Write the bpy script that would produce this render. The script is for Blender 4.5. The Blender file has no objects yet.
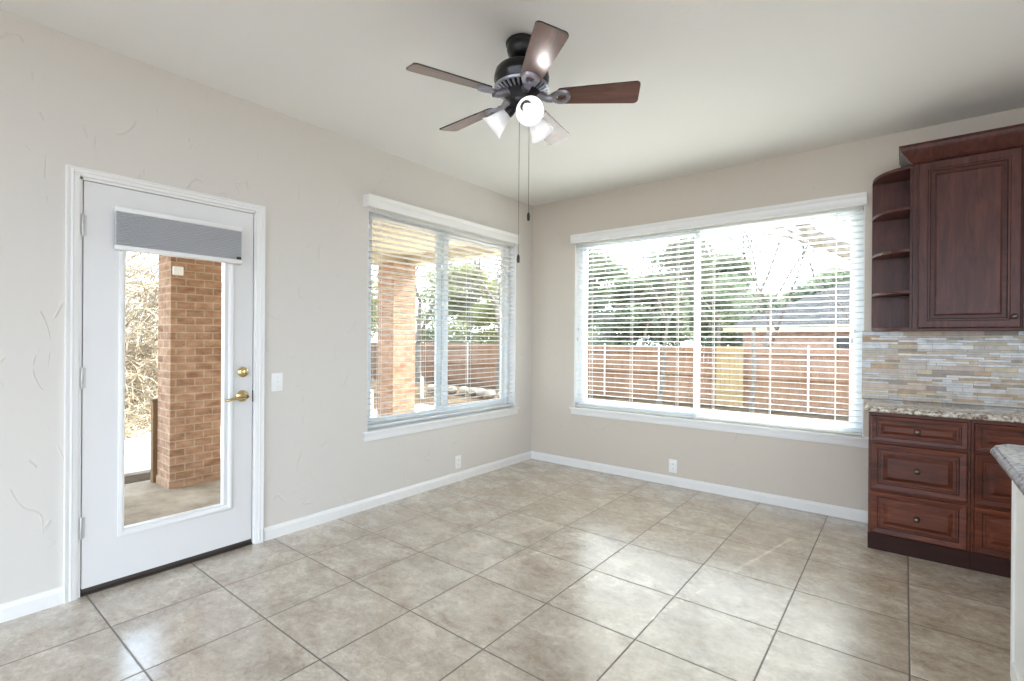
import bpy, bmesh, math, random
from mathutils import Vector, Matrix
random.seed(7)
PI = math.pi
sc = bpy.context.scene
COL = sc.collection

# ------------------------------------------------------------------ camera
cam_d = bpy.data.cameras.new('camera')
cam = bpy.data.objects.new('camera', cam_d); COL.objects.link(cam)
cam_d.sensor_width = 36.0
cam_d.lens = 495.1 / 1024.0 * 36.0
cam_d.clip_start = 0.05; cam_d.clip_end = 300
CR = Vector((0.78339505, 0.62148103, 0.00731635))
CU = Vector((-0.00645982, -0.00362933, 0.99997255))
CF = Vector((-0.62149052, 0.78342081, -0.00117145))
M = Matrix(((CR.x, CU.x, -CF.x, 3.1465), (CR.y, CU.y, -CF.y, -4.3118), (CR.z, CU.z, -CF.z, 1.2724), (0, 0, 0, 1)))
cam.matrix_world = M
sc.camera = cam

# ------------------------------------------------------------------ colour management, sky, sun
sc.view_settings.view_transform = 'Standard'
sc.view_settings.look = 'None'
sc.view_settings.gamma = 1.0
sc.view_settings.use_curve_mapping = False
sc.view_settings.exposure = 0.84

w = bpy.data.worlds.new('sky'); sc.world = w; w.use_nodes = True
nt = w.node_tree; nt.nodes.clear()
wo = nt.nodes.new('ShaderNodeOutputWorld'); bg = nt.nodes.new('ShaderNodeBackground')
tc = nt.nodes.new('ShaderNodeTexCoord'); sp = nt.nodes.new('ShaderNodeSeparateXYZ'); rp = nt.nodes.new('ShaderNodeValToRGB')
nt.links.new(tc.outputs['Generated'], sp.inputs[0]); nt.links.new(sp.outputs['Z'], rp.inputs[0])
rp.color_ramp.elements[0].position = 0.0; rp.color_ramp.elements[0].color = (0.75, 0.865, 1.0, 1)
rp.color_ramp.elements[1].position = 0.8; rp.color_ramp.elements[1].color = (0.60, 0.765, 1.0, 1)
nt.links.new(rp.outputs[0], bg.inputs[0]); nt.links.new(bg.outputs[0], wo.inputs[0])
SKY = 3.5
bg.inputs[1].default_value = SKY

sun_d = bpy.data.lights.new('sun', 'SUN'); sun_d.energy = 11.0; sun_d.angle = math.radians(0.25); sun_d.color = (1.0, 0.95, 0.89)
sun = bpy.data.objects.new('sun', sun_d); COL.objects.link(sun)
saz, sel = math.radians(77), math.radians(43)
sdir = Vector((math.cos(saz) * math.cos(sel), math.sin(saz) * math.cos(sel), math.sin(sel)))
sun.rotation_euler = sdir.to_track_quat('Z', 'Y').to_euler()
sun.location = (0, 6, 8)

def portal(name, loc, rot, sx, sy):
    d = bpy.data.lights.new(name, 'AREA'); d.shape = 'RECTANGLE'; d.size = sx; d.size_y = sy
    o = bpy.data.objects.new(name, d); COL.objects.link(o); o.location = loc; o.rotation_euler = rot
    d.cycles.is_portal = True
portal('portal_left', (-0.155, -1.19, 1.42), (0, -PI / 2, 0), 1.7, 1.8)
portal('portal_back', (1.725, 0.155, 1.42), (-PI / 2, 0, 0), 2.39, 1.7)
portal('portal_door', (-0.06, -3.315, 1.05), (0, -PI / 2, 0), 1.6, 0.5)
portal('portal_rear', (2.6, -7.0, 1.35), (PI / 2, 0, 0), 4.8, 2.5)
portal('portal_right', (5.6, -4.6, 1.35), (0, PI / 2, 0), 2.5, 3.6)

sc.cycles.max_bounces = 10
sc.cycles.diffuse_bounces = 6
sc.cycles.glossy_bounces = 4
sc.cycles.transmission_bounces = 6
sc.cycles.transparent_max_bounces = 16
sc.cycles.caustics_reflective = False
sc.cycles.caustics_refractive = False
sc.cycles.sample_clamp_indirect = 8.0
sc.cycles.use_denoising = True

# ------------------------------------------------------------------ material helpers
def srgb(r, g, b):
    f = lambda c: (c / 255 / 12.92) if c / 255 <= 0.04045 else ((c / 255 + 0.055) / 1.055) ** 2.4
    return (f(r), f(g), f(b), 1)

class Mat:
    def __init__(s, name, color=(0.8, 0.8, 0.8, 1), rough=0.5, metal=0.0, spec=0.5, coat=0.0, coat_rough=0.1):
        s.m = bpy.data.materials.new(name); s.m.use_nodes = True
        s.nt = s.m.node_tree; s.b = s.nt.nodes['Principled BSDF']
        s.b.inputs['Base Color'].default_value = color
        s.b.inputs['Roughness'].default_value = rough
        s.b.inputs['Metallic'].default_value = metal
        s.b.inputs['Specular IOR Level'].default_value = spec
        s.b.inputs['Coat Weight'].default_value = coat
        s.b.inputs['Coat Roughness'].default_value = coat_rough
    def n(s, t, **kw):
        x = s.nt.nodes.new(t)
        for k, v in kw.items():
            if k in x.inputs: x.inputs[k].default_value = v
            else: setattr(x, k, v)
        return x
    def l(s, a, b): s.nt.links.new(a, b)
    def coord(s, scale=(1, 1, 1), loc=(0, 0, 0), rot=(0, 0, 0)):
        t = s.n('ShaderNodeTexCoord'); m = s.n('ShaderNodeMapping')
        m.inputs['Scale'].default_value = scale; m.inputs['Location'].default_value = loc; m.inputs['Rotation'].default_value = rot
        s.l(t.outputs['Object'], m.inputs[0]); return m.outputs[0]
    def noise(s, vec, scale, detail=4, rough=0.5, dist=0.0):
        x = s.n('ShaderNodeTexNoise'); x.inputs['Scale'].default_value = scale; x.inputs['Detail'].default_value = detail
        x.inputs['Roughness'].default_value = rough; x.inputs['Distortion'].default_value = dist
        s.l(vec, x.inputs['Vector']); return x.outputs['Fac']
    def ramp(s, fac, stops, interp='LINEAR'):
        r = s.n('ShaderNodeValToRGB'); cr = r.color_ramp; cr.interpolation = interp
        while len(cr.elements) < len(stops): cr.elements.new(0.5)
        for e, (p, c) in zip(cr.elements, stops):
            e.position = p; e.color = c if len(c) == 4 else (*c, 1)
        s.l(fac, r.inputs[0]); return r.outputs[0]
    def math(s, op, a, b=None, c=None):
        x = s.n('ShaderNodeMath'); x.operation = op
        for i, v in enumerate((a, b, c)):
            if v is None: continue
            if isinstance(v, (int, float)): x.inputs[i].default_value = v
            else: s.l(v, x.inputs[i])
        return x.outputs[0]
    def mix(s, fac, a, b, blend='MIX'):
        x = s.n('ShaderNodeMix'); x.data_type = 'RGBA'; x.blend_type = blend
        for i, v in ((0, fac), (6, a), (7, b)):
            if isinstance(v, (int, float)): x.inputs[i].default_value = v
            elif isinstance(v, tuple): x.inputs[i].default_value = v
            else: s.l(v, x.inputs[i])
        return x.outputs[2]
    def color(s, o): s.l(o, s.b.inputs['Base Color'])
    def bump(s, h, strength=0.3, dist=0.01):
        b = s.n('ShaderNodeBump'); b.inputs['Strength'].default_value = strength; b.inputs['Distance'].default_value = dist
        s.l(h, b.inputs['Height']); s.l(b.outputs[0], s.b.inputs['Normal'])

def wall_mat(name, col, ridge=1.0):
    m = Mat(name, col, 0.75, spec=0.25)
    v = m.coord()
    n1 = m.noise(m.coord(scale=(1, 1.6, 0.8), rot=(0.5, 0, 0)), 3.0, 0.5, 0.4, 0.2)
    d = m.math('ABSOLUTE', m.math('SUBTRACT', n1, 0.5))
    line = m.ramp(d, [(0.0, (1, 1, 1)), (0.012, (0, 0, 0))])
    n2 = m.noise(m.coord(loc=(5, 3, 9)), 7.5, 1, 0.5)
    mask = m.ramp(n2, [(0.585, (0, 0, 0)), (0.63, (1, 1, 1))])
    n3 = m.noise(m.coord(loc=(1, 7, 2), scale=(1, 1.7, 0.8), rot=(-0.5, 0, 0)), 3.4, 0.5, 0.4, 0.3)
    d3 = m.math('ABSOLUTE', m.math('SUBTRACT', n3, 0.47))
    line3 = m.ramp(d3, [(0.0, (1, 1, 1)), (0.014, (0, 0, 0))])
    n4 = m.noise(m.coord(loc=(15, 1, 4)), 8.5, 1, 0.5)
    mask3 = m.ramp(n4, [(0.595, (0, 0, 0)), (0.64, (1, 1, 1))])
    a = m.math('MULTIPLY', line, mask); b = m.math('MULTIPLY', line3, mask3)
    fine = m.math('MULTIPLY', m.noise(v, 26, 3, 0.6), 0.16)
    broad = m.math('MULTIPLY', m.noise(v, 7, 2, 0.5), 0.5)
    h = m.math('ADD', m.math('ADD', m.math('MULTIPLY', m.math('MAXIMUM', a, b), ridge), fine), broad)
    m.bump(h, 0.5, 0.006)
    return m.m

def wood_mat(name, dark, mid, light, rough=0.4, axis='Z', scale=1.0, coat=0.06):
    m = Mat(name, mid, rough, spec=0.3, coat=coat, coat_rough=0.22)
    sc_ = {'Z': (9, 9, 1.1), 'X': (1.1, 9, 9), 'Y': (9, 1.1, 9)}[axis]
    v = m.coord(scale=tuple(q * scale for q in sc_))
    n1 = m.noise(v, 3.0, 6, 0.62, 1.2)
    n2 = m.noise(m.coord(scale=tuple(q * scale * 0.25 for q in sc_), loc=(3, 3, 3)), 2.2, 3, 0.55)
    n = m.math('ADD', m.math('MULTIPLY', n1, 0.65), m.math('MULTIPLY', n2, 0.35))
    m.color(m.ramp(n, [(0.32, dark), (0.5, mid), (0.68, light)]))
    m.bump(n1, 0.05, 0.002)
    return m.m

def brick_mat(name, c1, c2, mortar, rot, scale=1.0):
    m = Mat(name, c1, 0.9, spec=0.15)
    t = m.n('ShaderNodeTexCoord'); s = m.n('ShaderNodeSeparateXYZ'); g = m.n('ShaderNodeNewGeometry')
    m.l(t.outputs['Object'], s.inputs[0])
    u = m.math('ADD', s.outputs[0], s.outputs[1])
    cb = m.n('ShaderNodeCombineXYZ'); m.l(u, cb.inputs[0]); m.l(s.outputs[2], cb.inputs[1])
    br = m.n('ShaderNodeTexBrick'); m.l(cb.outputs[0], br.inputs['Vector'])
    br.inputs['Color1'].default_value = c1; br.inputs['Color2'].default_value = c2; br.inputs['Mortar'].default_value = mortar
    br.inputs['Scale'].default_value = 1.0; br.inputs['Mortar Size'].default_value = 0.006; br.inputs['Brick Width'].default_value = 0.155
    br.inputs['Row Height'].default_value = 0.072; br.inputs['Mortar Smooth'].default_value = 0.1; br.inputs['Bias'].default_value = -0.1
    n = m.noise(m.coord(scale=(1, 1, 2.2)), 6.5, 3, 0.6)
    cc = m.mix(0.42, br.outputs['Color'], m.ramp(n, [(0.3, srgb(84, 58, 44)), (0.7, srgb(206, 176, 150))]))
    m.color(cc)
    h = m.math('ADD', m.math('MULTIPLY', br.outputs['Fac'], -1.0), m.math('MULTIPLY', n, 0.3))
    m.bump(h, 0.6, 0.008)
    return m.m

MT = {}
MT['wall'] = wall_mat('wall_paint', srgb(216, 211, 204))
MT['wall_b'] = wall_mat('back_wall_paint', srgb(210, 201, 189), 0.6)
m = Mat('ceiling_paint', srgb(238, 238, 236), 0.85, spec=0.2); m.bump(m.noise(m.coord(), 55, 3, 0.6), 0.25, 0.004); MT['ceil'] = m.m
m = Mat('white_trim_paint', srgb(236, 235, 233), 0.35, spec=0.45); MT['trim'] = m.m
m = Mat('white_door_paint', srgb(226, 225, 224), 0.28, spec=0.5); MT['door'] = m.m
m = Mat('white_vinyl', srgb(232, 238, 243), 0.35); MT['vinyl'] = m.m
m = Mat('blind_slat_white', srgb(242, 242, 238), 0.4)
tr = m.n('ShaderNodeBsdfTranslucent'); tr.inputs[0].default_value = srgb(248, 247, 242); mx = m.n('ShaderNodeMixShader'); mx.inputs[0].default_value = 0.22
m.l(m.b.outputs[0], mx.inputs[1]); m.l(tr.outputs[0], mx.inputs[2]); m.l(mx.outputs[0], m.nt.nodes['Material Output'].inputs[0]); MT['slat'] = m.m
m = Mat('white_cord', srgb(238, 238, 232), 0.8); MT['cord'] = m.m
m = Mat('shade_fabric', srgb(188, 189, 192), 0.9, spec=0.1); MT['shade'] = m.m
m = Mat('polished_brass', srgb(220, 200, 150), 0.16, 1.0); MT['brass'] = m.m
m = Mat('satin_nickel', srgb(204, 202, 198), 0.45, 0.5); MT['nickel'] = m.m
m = Mat('bronze_threshold', srgb(74, 66, 60), 0.5, 0.4); MT['bronze'] = m.m
m = Mat('white_plastic', srgb(240, 240, 238), 0.3); MT['plastic'] = m.m
m = Mat('dark_slot', srgb(60, 58, 56), 0.7); MT['slot'] = m.m
# glass
gm = bpy.data.materials.new('window_glass'); gm.use_nodes = True; g = gm.node_tree; g.nodes.clear()
o_ = g.nodes.new('ShaderNodeOutputMaterial'); t_ = g.nodes.new('ShaderNodeBsdfTransparent'); gl = g.nodes.new('ShaderNodeBsdfGlossy'); mx = g.nodes.new('ShaderNodeMixShader'); fr = g.nodes.new('ShaderNodeFresnel')
t_.inputs[0].default_value = (0.97, 0.985, 0.98, 1); gl.inputs[1].default_value = 0.0; fr.inputs[0].default_value = 1.3
geo = g.nodes.new('ShaderNodeNewGeometry'); mm = g.nodes.new('ShaderNodeMath'); mm.operation = 'MULTIPLY_ADD'; mm.inputs[1].default_value = -1.0; mm.inputs[2].default_value = 1.0; g.links.new(geo.outputs['Backfacing'], mm.inputs[0]); m2 = g.nodes.new('ShaderNodeMath'); m2.operation = 'MULTIPLY'; g.links.new(mm.outputs[0], m2.inputs[0]); g.links.new(fr.outputs[0], m2.inputs[1])
g.links.new(m2.outputs[0], mx.inputs[0]); g.links.new(t_.outputs[0], mx.inputs[1]); g.links.new(gl.outputs[0], mx.inputs[2]); g.links.new(mx.outputs[0], o_.inputs[0])
MT['glass'] = gm

# floor tile: 18 inch travertine-look porcelain with dark grout
TX0, TS, TY0 = -0.034, 0.4577, -4.1564
m = Mat('floor_tile', srgb(196, 182, 162), 0.3, spec=1.0, coat=0.45, coat_rough=0.22)
t = m.n('ShaderNodeTexCoord'); s = m.n('ShaderNodeSeparateXYZ'); m.l(t.outputs['Object'], s.inputs[0])
tu = m.math('DIVIDE', m.math('SUBTRACT', s.outputs[0], TX0), TS)
tv = m.math('DIVIDE', m.math('SUBTRACT', s.outputs[1], TY0), 0.4566)
iu = m.math('FLOOR', tu); iv = m.math('FLOOR', tv)
fu = m.math('FRACT', tu); fv = m.math('FRACT', tv)
eu = m.math('MINIMUM', fu, m.math('SUBTRACT', 1.0, fu)); ev = m.math('MINIMUM', fv, m.math('SUBTRACT', 1.0, fv))
edge = m.math('MINIMUM', eu, ev)
grout = m.ramp(edge, [(0.0062, (1, 1, 1)), (0.0085, (0, 0, 0))])
cb = m.n('ShaderNodeCombineXYZ'); m.l(iu, cb.inputs[0]); m.l(iv, cb.inputs[1])
wn = m.n('ShaderNodeTexWhiteNoise'); wn.noise_dimensions = '2D'; m.l(cb.outputs[0], wn.inputs['Vector'])
vm = m.n('ShaderNodeVectorMath'); vm.operation = 'MULTIPLY_ADD'; m.l(wn.outputs['Color'], vm.inputs[0]); vm.inputs[1].default_value = (9, 9, 9); m.l(m.coord(scale=(1, 1.35, 1), rot=(0, 0, 0.6)), vm.inputs[2])
n1 = m.noise(vm.outputs[0], 4.2, 9, 0.72, 0.35)
n2 = m.noise(vm.outputs[0], 22, 8, 0.78, 0.8)
n = m.math('ADD', m.math('MULTIPLY', n1, 0.55), m.math('MULTIPLY', n2, 0.45))
tile = m.ramp(n, [(0.38, srgb(150, 136, 120)), (0.46, srgb(180, 167, 151)), (0.53, srgb(197, 186, 171)), (0.61, srgb(222, 213, 200))])
tile = m.mix(m.math('MULTIPLY', wn.outputs['Value'], 0.22), tile, srgb(180, 166, 150))
m.color(m.mix(grout, tile, srgb(92, 80, 72)))
rr = m.math('ADD', m.math('MULTIPLY', n2, 0.18), 0.12)
m.l(m.math('MAXIMUM', rr, m.math('MULTIPLY', grout, 0.9)), m.b.inputs['Roughness'])
m.bump(m.math('ADD', m.math('MULTIPLY', grout, -1.0), m.math('MULTIPLY', n2, 0.06)), 0.4, 0.004)
MT['tile'] = m.m

CH = (srgb(58, 26, 15), srgb(94, 46, 28), srgb(124, 66, 42))
MT['cherry'] = wood_mat('cherry_wood_drawers', *CH, axis='X')
MT['cherry_v'] = wood_mat('cherry_wood_upright', srgb(60, 31, 26), srgb(82, 46, 39), srgb(102, 60, 50), axis='Z')
MT['glaze'] = wood_mat('dark_glazed_edge', srgb(48, 22, 17), srgb(64, 30, 23), srgb(84, 42, 32), axis='X')
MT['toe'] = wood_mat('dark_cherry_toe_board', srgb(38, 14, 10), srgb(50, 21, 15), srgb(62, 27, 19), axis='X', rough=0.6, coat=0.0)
m = Mat('knob_pewter', srgb(112, 100, 90), 0.35, 0.9); MT['knob'] = m.m
m = Mat('grey_unfinished_end', srgb(112, 108, 104), 0.7); MT['grey'] = m.m

def granite(name, base, dark, warm):
    m = Mat(name, base, 0.12, spec=0.5)
    v = m.coord()
    n1 = m.noise(v, 42, 4, 0.7, 0.4); n2 = m.noise(v, 16, 4, 0.6, 1.0); n3 = m.noise(v, 90, 2, 0.6)
    c = m.ramp(n1, [(0.38, dark), (0.46, warm), (0.54, base), (0.7, srgb(236, 232, 224))])
    c = m.mix(m.ramp(n2, [(0.52, (0, 0, 0)), (0.62, (1, 1, 1))]), c, m.ramp(n3, [(0.4, warm), (0.6, srgb(226, 220, 208))]))
    m.color(c); return m.m
MT['granite'] = granite('speckled_granite', srgb(204, 198, 188), srgb(96, 84, 76), srgb(160, 142, 124))
MT['granite2'] = granite('grey_white_granite', srgb(222, 225, 234), srgb(160, 163, 178), srgb(196, 199, 210))
m = Mat('island_white_paint', srgb(232, 230, 226), 0.45); MT['island'] = m.m
for i, c in enumerate([(206, 203, 198), (194, 188, 178), (184, 160, 130), (160, 148, 136), (198, 182, 170), (196, 199, 200), (202, 188, 162)]):
    m = Mat('mosaic_strip_%d' % i, srgb(*c), 0.15 if i in (0, 5) else 0.4, spec=0.5)
    n = m.noise(m.coord(), 24, 4, 0.6)
    m.color(m.mix(0.35, srgb(*c), m.ramp(n, [(0.3, srgb(c[0] * .75, c[1] * .72, c[2] * .68)), (0.7, srgb(min(255, c[0] * 1.15), min(255, c[1] * 1.13), min(255, c[2] * 1.1)))])))
    MT['mos%d' % i] = m.m
m = Mat('mosaic_grout', srgb(150, 142, 132), 0.9); MT['mosg'] = m.m
# fan
m = Mat('fan_bronze_black', srgb(34, 32, 34), 0.32, 0.55, coat=0.3); MT['fan'] = m.m
m = Mat('fan_vent_pewter', srgb(165, 168, 180), 0.3, 0.9); MT['fanv'] = m.m
m = Mat('fan_iron_pewter', srgb(158, 156, 166), 0.28, 0.85); MT['iron'] = m.m
MT['blade'] = wood_mat('walnut_fan_blade', srgb(64, 34, 28), srgb(94, 52, 42), srgb(120, 70, 56), axis='X', rough=0.3, coat=1.0)
m = Mat('frosted_lamp_glass', srgb(226, 226, 228), 0.35)
tr = m.n('ShaderNodeBsdfTranslucent'); tr.inputs[0].default_value = (0.8, 0.8, 0.8, 1); mx = m.n('ShaderNodeMixShader'); mx.inputs[0].default_value = 0.3
m.l(m.b.outputs[0], mx.inputs[1]); m.l(tr.outputs[0], mx.inputs[2]); m.l(mx.outputs[0], m.nt.nodes['Material Output'].inputs[0])
m.b.inputs['Emission Color'].default_value = (1, 1, 1, 1); m.b.inputs['Emission Strength'].default_value = 0.06; MT['frost'] = m.m
m = Mat('lit_bulb', (1, 1, 1, 1), 0.4); m.b.inputs['Emission Color'].default_value = (1, 0.96, 0.92, 1); m.b.inputs['Emission Strength'].default_value = 0.8; MT['bulb'] = m.m
m = Mat('chain_metal', srgb(120, 112, 104), 0.4, 0.6); MT['chain'] = m.m
m = Mat('black_pendant', srgb(26, 24, 24), 0.4); MT['black'] = m.m
# outdoors
MT['brick'] = brick_mat('porch_brick', srgb(176, 134, 104), srgb(146, 100, 74), srgb(186, 170, 148), 0)
MT['brick_n'] = brick_mat('neighbor_brick', srgb(196, 160, 130), srgb(168, 128, 100), srgb(200, 188, 170), 0)
m = Mat('patio_concrete', srgb(168, 158, 146), 0.9, spec=0.1); n = m.noise(m.coord(), 3, 6, 0.65); m.color(m.ramp(n, [(0.35, srgb(136, 120, 102)), (0.65, srgb(176, 160, 140))])); MT['patio'] = m.m
m = Mat('pale_concrete', srgb(214, 208, 196), 0.9, spec=0.1); n = m.noise(m.coord(), 2, 6, 0.65); m.color(m.ramp(n, [(0.35, srgb(200, 194, 180)), (0.65, srgb(224, 218, 206))])); MT['pale'] = m.m
m = Mat('dry_ground', srgb(196, 180, 150), 0.95, spec=0.05); n = m.noise(m.coord(), 1.6, 8, 0.7); m.color(m.ramp(n, [(0.35, srgb(62, 50, 38)), (0.5, srgb(84, 68, 52)), (0.65, srgb(106, 90, 68))])); m.bump(n, 0.4, 0.05); MT['ground'] = m.m
MT['fence'] = wood_mat('cedar_fence_boards', srgb(122, 90, 68), srgb(150, 114, 88), srgb(172, 136, 108), rough=0.85, coat=0.0)
MT['fence2'] = wood_mat('pale_fence_boards', srgb(150, 122, 82), srgb(168, 140, 98), srgb(180, 154, 112), rough=0.85, coat=0.0)
m = Mat('galvanized_post', srgb(214, 214, 210), 0.6, 0.1); MT['gpost'] = m.m
MT['oldpost'] = wood_mat('weathered_post', srgb(92, 70, 48), srgb(124, 98, 70), srgb(150, 122, 92), rough=0.85, coat=0.0)
m = Mat('porch_soffit_paint', srgb(204, 192, 168), 0.8, spec=0.2); MT['soffit'] = m.m
m = Mat('roof_shingle', srgb(170, 166, 160), 0.95, spec=0.05)
t = m.n('ShaderNodeTexCoord'); br = m.n('ShaderNodeTexBrick'); mp = m.n('ShaderNodeMapping'); mp.inputs['Rotation'].default_value = (PI / 2, 0, 0)
m.l(t.outputs['Object'], mp.inputs[0]); m.l(mp.outputs[0], br.inputs['Vector'])
br.inputs['Color1'].default_value = srgb(88, 86, 83); br.inputs['Color2'].default_value = srgb(68, 66, 64); br.inputs['Mortar'].default_value = srgb(44, 43, 42)
br.inputs['Scale'].default_value = 1; br.inputs['Brick Width'].default_value = 0.3; br.inputs['Row Height'].default_value = 0.09; br.inputs['Mortar Size'].default_value = 0.008
m.color(br.outputs['Color']); MT['shingle'] = m.m
m = Mat('fascia_tan', srgb(214, 190, 150), 0.8); MT['fascia'] = m.m
m = Mat('tree_bark', srgb(150, 134, 112), 0.95, spec=0.05); n = m.noise(m.coord(), 12, 4, 0.6); m.color(m.ramp(n, [(0.3, srgb(92, 86, 78)), (0.7, srgb(142, 132, 118))])); MT['bark'] = m.m
m = Mat('dry_twigs', srgb(198, 178, 136), 0.95, spec=0.05); n = m.noise(m.coord(), 2.5, 3, 0.6); m.color(m.ramp(n, [(0.3, srgb(108, 96, 82)), (0.5, srgb(160, 146, 124)), (0.7, srgb(204, 194, 174))])); MT['twig'] = m.m
def leaf_mat(name, a, b):
    m = Mat(name, a, 0.8, spec=0.1); n = m.noise(m.coord(), 1.8, 4, 0.65); m.color(m.ramp(n, [(0.35, a), (0.65, b)]))
    tr = m.n('ShaderNodeBsdfTranslucent'); tr.inputs[0].default_value = b; mx = m.n('ShaderNodeMixShader'); mx.inputs[0].default_value = 0.3
    m.l(m.b.outputs[0], mx.inputs[1]); m.l(tr.outputs[0], mx.inputs[2]); m.l(mx.outputs[0], m.nt.nodes['Material Output'].inputs[0]); return m.m
MT['leaf'] = leaf_mat('evergreen_leaves', srgb(104, 114, 92), srgb(146, 153, 126))
MT['leaf2'] = leaf_mat('olive_leaves', srgb(118, 122, 84), srgb(158, 158, 112))

# ------------------------------------------------------------------ mesh helpers
def obj(name, bm, mat, parent=None, smooth=None, mats=None):
    me = bpy.data.meshes.new(name)
    bmesh.ops.recalc_face_normals(bm, faces=bm.faces[:])
    if parent is not None:
        root = parent
        off = Vector((0, 0, 0))
        while root is not None:
            off += Vector(root.location); root = root.parent
        bmesh.ops.translate(bm, verts=bm.verts[:], vec=-off)
    if smooth is not None:
        for f in bm.faces: f.smooth = True
    bm.to_mesh(me); bm.free()
    if smooth is not None: me.set_sharp_from_angle(angle=math.radians(smooth))
    for x in (mats or [mat]): me.materials.append(MT[x] if isinstance(x, str) else x)
    o = bpy.data.objects.new(name, me); COL.objects.link(o)
    if parent is not None: o.parent = parent
    return o

def thing(name, label, cat, loc=(0, 0, 0), group=None):
    o = bpy.data.objects.new(name, None); COL.objects.link(o); o.location = loc
    o.empty_display_size = 0.1
    o['label'] = label; o['category'] = cat
    if group: o['group'] = group
    return o
def sthing(name, loc=(0, 0, 0), label=None):
    o = bpy.data.objects.new(name, None); COL.objects.link(o); o.location = loc
    o['kind'] = 'structure'
    if label: o['label'] = label
    return o
def tag(o, label, cat, group=None):
    o['label'] = label; o['category'] = cat
    if group: o['group'] = group
    return o
def struct(name, bm, mat, label=None, smooth=None, mats=None):
    o = obj(name, bm, mat, smooth=smooth, mats=mats); o['kind'] = 'structure'
    if label: o['label'] = label
    return o

def box(bm, a, b, bev=0.0, mi=0):
    x0, y0, z0 = (min(a[i], b[i]) for i in range(3)); x1, y1, z1 = (max(a[i], b[i]) for i in range(3))
    vs = [bm.verts.new(p) for p in ((x0, y0, z0), (x1, y0, z0), (x1, y1, z0), (x0, y1, z0), (x0, y0, z1), (x1, y0, z1), (x1, y1, z1), (x0, y1, z1))]
    fs = [bm.faces.new([vs[i] for i in q]) for q in ((3, 2, 1, 0), (4, 5, 6, 7), (0, 1, 5, 4), (1, 2, 6, 5), (2, 3, 7, 6), (3, 0, 4, 7))]
    for f in fs: f.material_index = mi
    if bev > 0:
        es = list({e for f in fs for e in f.edges})
        r = bmesh.ops.bevel(bm, geom=es, offset=bev, segments=2, profile=0.5, affect='EDGES')
        for f in r['faces']: f.material_index = mi
def B(*args, **kw):
    bm = bmesh.new()
    for q in args: box(bm, *q, **kw)
    return bm

def frame_of(d):
    d = Vector(d).normalized()
    a = Vector((0, 0, 1)) if abs(d.z) < 0.9 else Vector((1, 0, 0))
    u = d.cross(a).normalized(); v = d.cross(u).normalized()
    return u, v, d
def lathe(bm, prof, origin, direction=(0, 0, 1), n=32, mi=0):
    """prof: list of (radius, height along direction)"""
    u, v, d = frame_of(direction); o = Vector(origin); rings = []
    for r, h in prof:
        if r < 1e-5: rings.append([bm.verts.new(o + d * h)])
        else: rings.append([bm.verts.new(o + d * h + (u * math.cos(2 * PI * k / n) + v * math.sin(2 * PI * k / n)) * r) for k in range(n)])
    for a, b in zip(rings, rings[1:]):
        for k in range(n):
            k2 = (k + 1) % n
            if len(a) == 1 and len(b) == 1: continue
            if len(a) == 1: f = bm.faces.new((a[0], b[k], b[k2]))
            elif len(b) == 1: f = bm.faces.new((a[k], b[0], a[k2]))
            else: f = bm.faces.new((a[k], b[k], b[k2], a[k2]))
            f.material_index = mi
def tube(bm, pts, radii, n=6, cap=True):
    pts = [Vector(p) for p in pts]
    if isinstance(radii, (int, float)): radii = [radii] * len(pts)
    rings = []; pu = None
    for i, p in enumerate(pts):
        d = (pts[min(i + 1, len(pts) - 1)] - pts[max(i - 1, 0)]).normalized()
        if pu is None: u = frame_of(d)[0]
        else:
            u = (pu - d * pu.dot(d))
            u = u.normalized() if u.length > 1e-6 else frame_of(d)[0]
        pu = u; v = d.cross(u)
        rings.append([bm.verts.new(p + (u * math.cos(2 * PI * k / n) + v * math.sin(2 * PI * k / n)) * radii[i]) for k in range(n)])
    for a, b in zip(rings, rings[1:]):
        for k in range(n): bm.faces.new((a[k], a[(k + 1) % n], b[(k + 1) % n], b[k]))
    if cap and n > 2:
        bm.faces.new(list(reversed(rings[0]))); bm.faces.new(rings[-1])
def extrude_profile(bm, prof, axis, a, b, mi=0):
    """closed 2D profile [(p,q)] swept along axis 'x' (p->y,q->z) or 'y' (p->x,q->z) from a to b"""
    def P(t, p, q): return (t, p, q) if axis == 'x' else (p, t, q)
    A = [bm.verts.new(P(a, p, q)) for p, q in prof]; Bv = [bm.verts.new(P(b, p, q)) for p, q in prof]
    n = len(prof)
    for i in range(n):
        f = bm.faces.new((A[i], A[(i + 1) % n], Bv[(i + 1) % n], Bv[i])); f.material_index = mi
    for f in (bm.faces.new(list(reversed(A))), bm.faces.new(Bv)): f.material_index = mi
def panel_rings(bm, x0, x1, z0, z1, y, steps, thick=0.0, dirn=-1, mi=None):
    """raised-panel front facing -y at y; steps: (inset, out) where out is distance towards -y"""
    rings = []
    for ins, out in steps:
        rings.append([bm.verts.new((px, y + dirn * out, pz)) for px, pz in ((x0 + ins, z0 + ins), (x1 - ins, z0 + ins), (x1 - ins, z1 - ins), (x0 + ins, z1 - ins))])
    for j, (a, b) in enumerate(zip(rings, rings[1:])):
        for k in range(4):
            f = bm.faces.new((a[k], a[(k + 1) % 4], b[(k + 1) % 4], b[k]))
            if mi and j in mi: f.material_index = 1
    bm.faces.new(rings[-1]); bm.faces.new(list(reversed(rings[0])))

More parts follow.
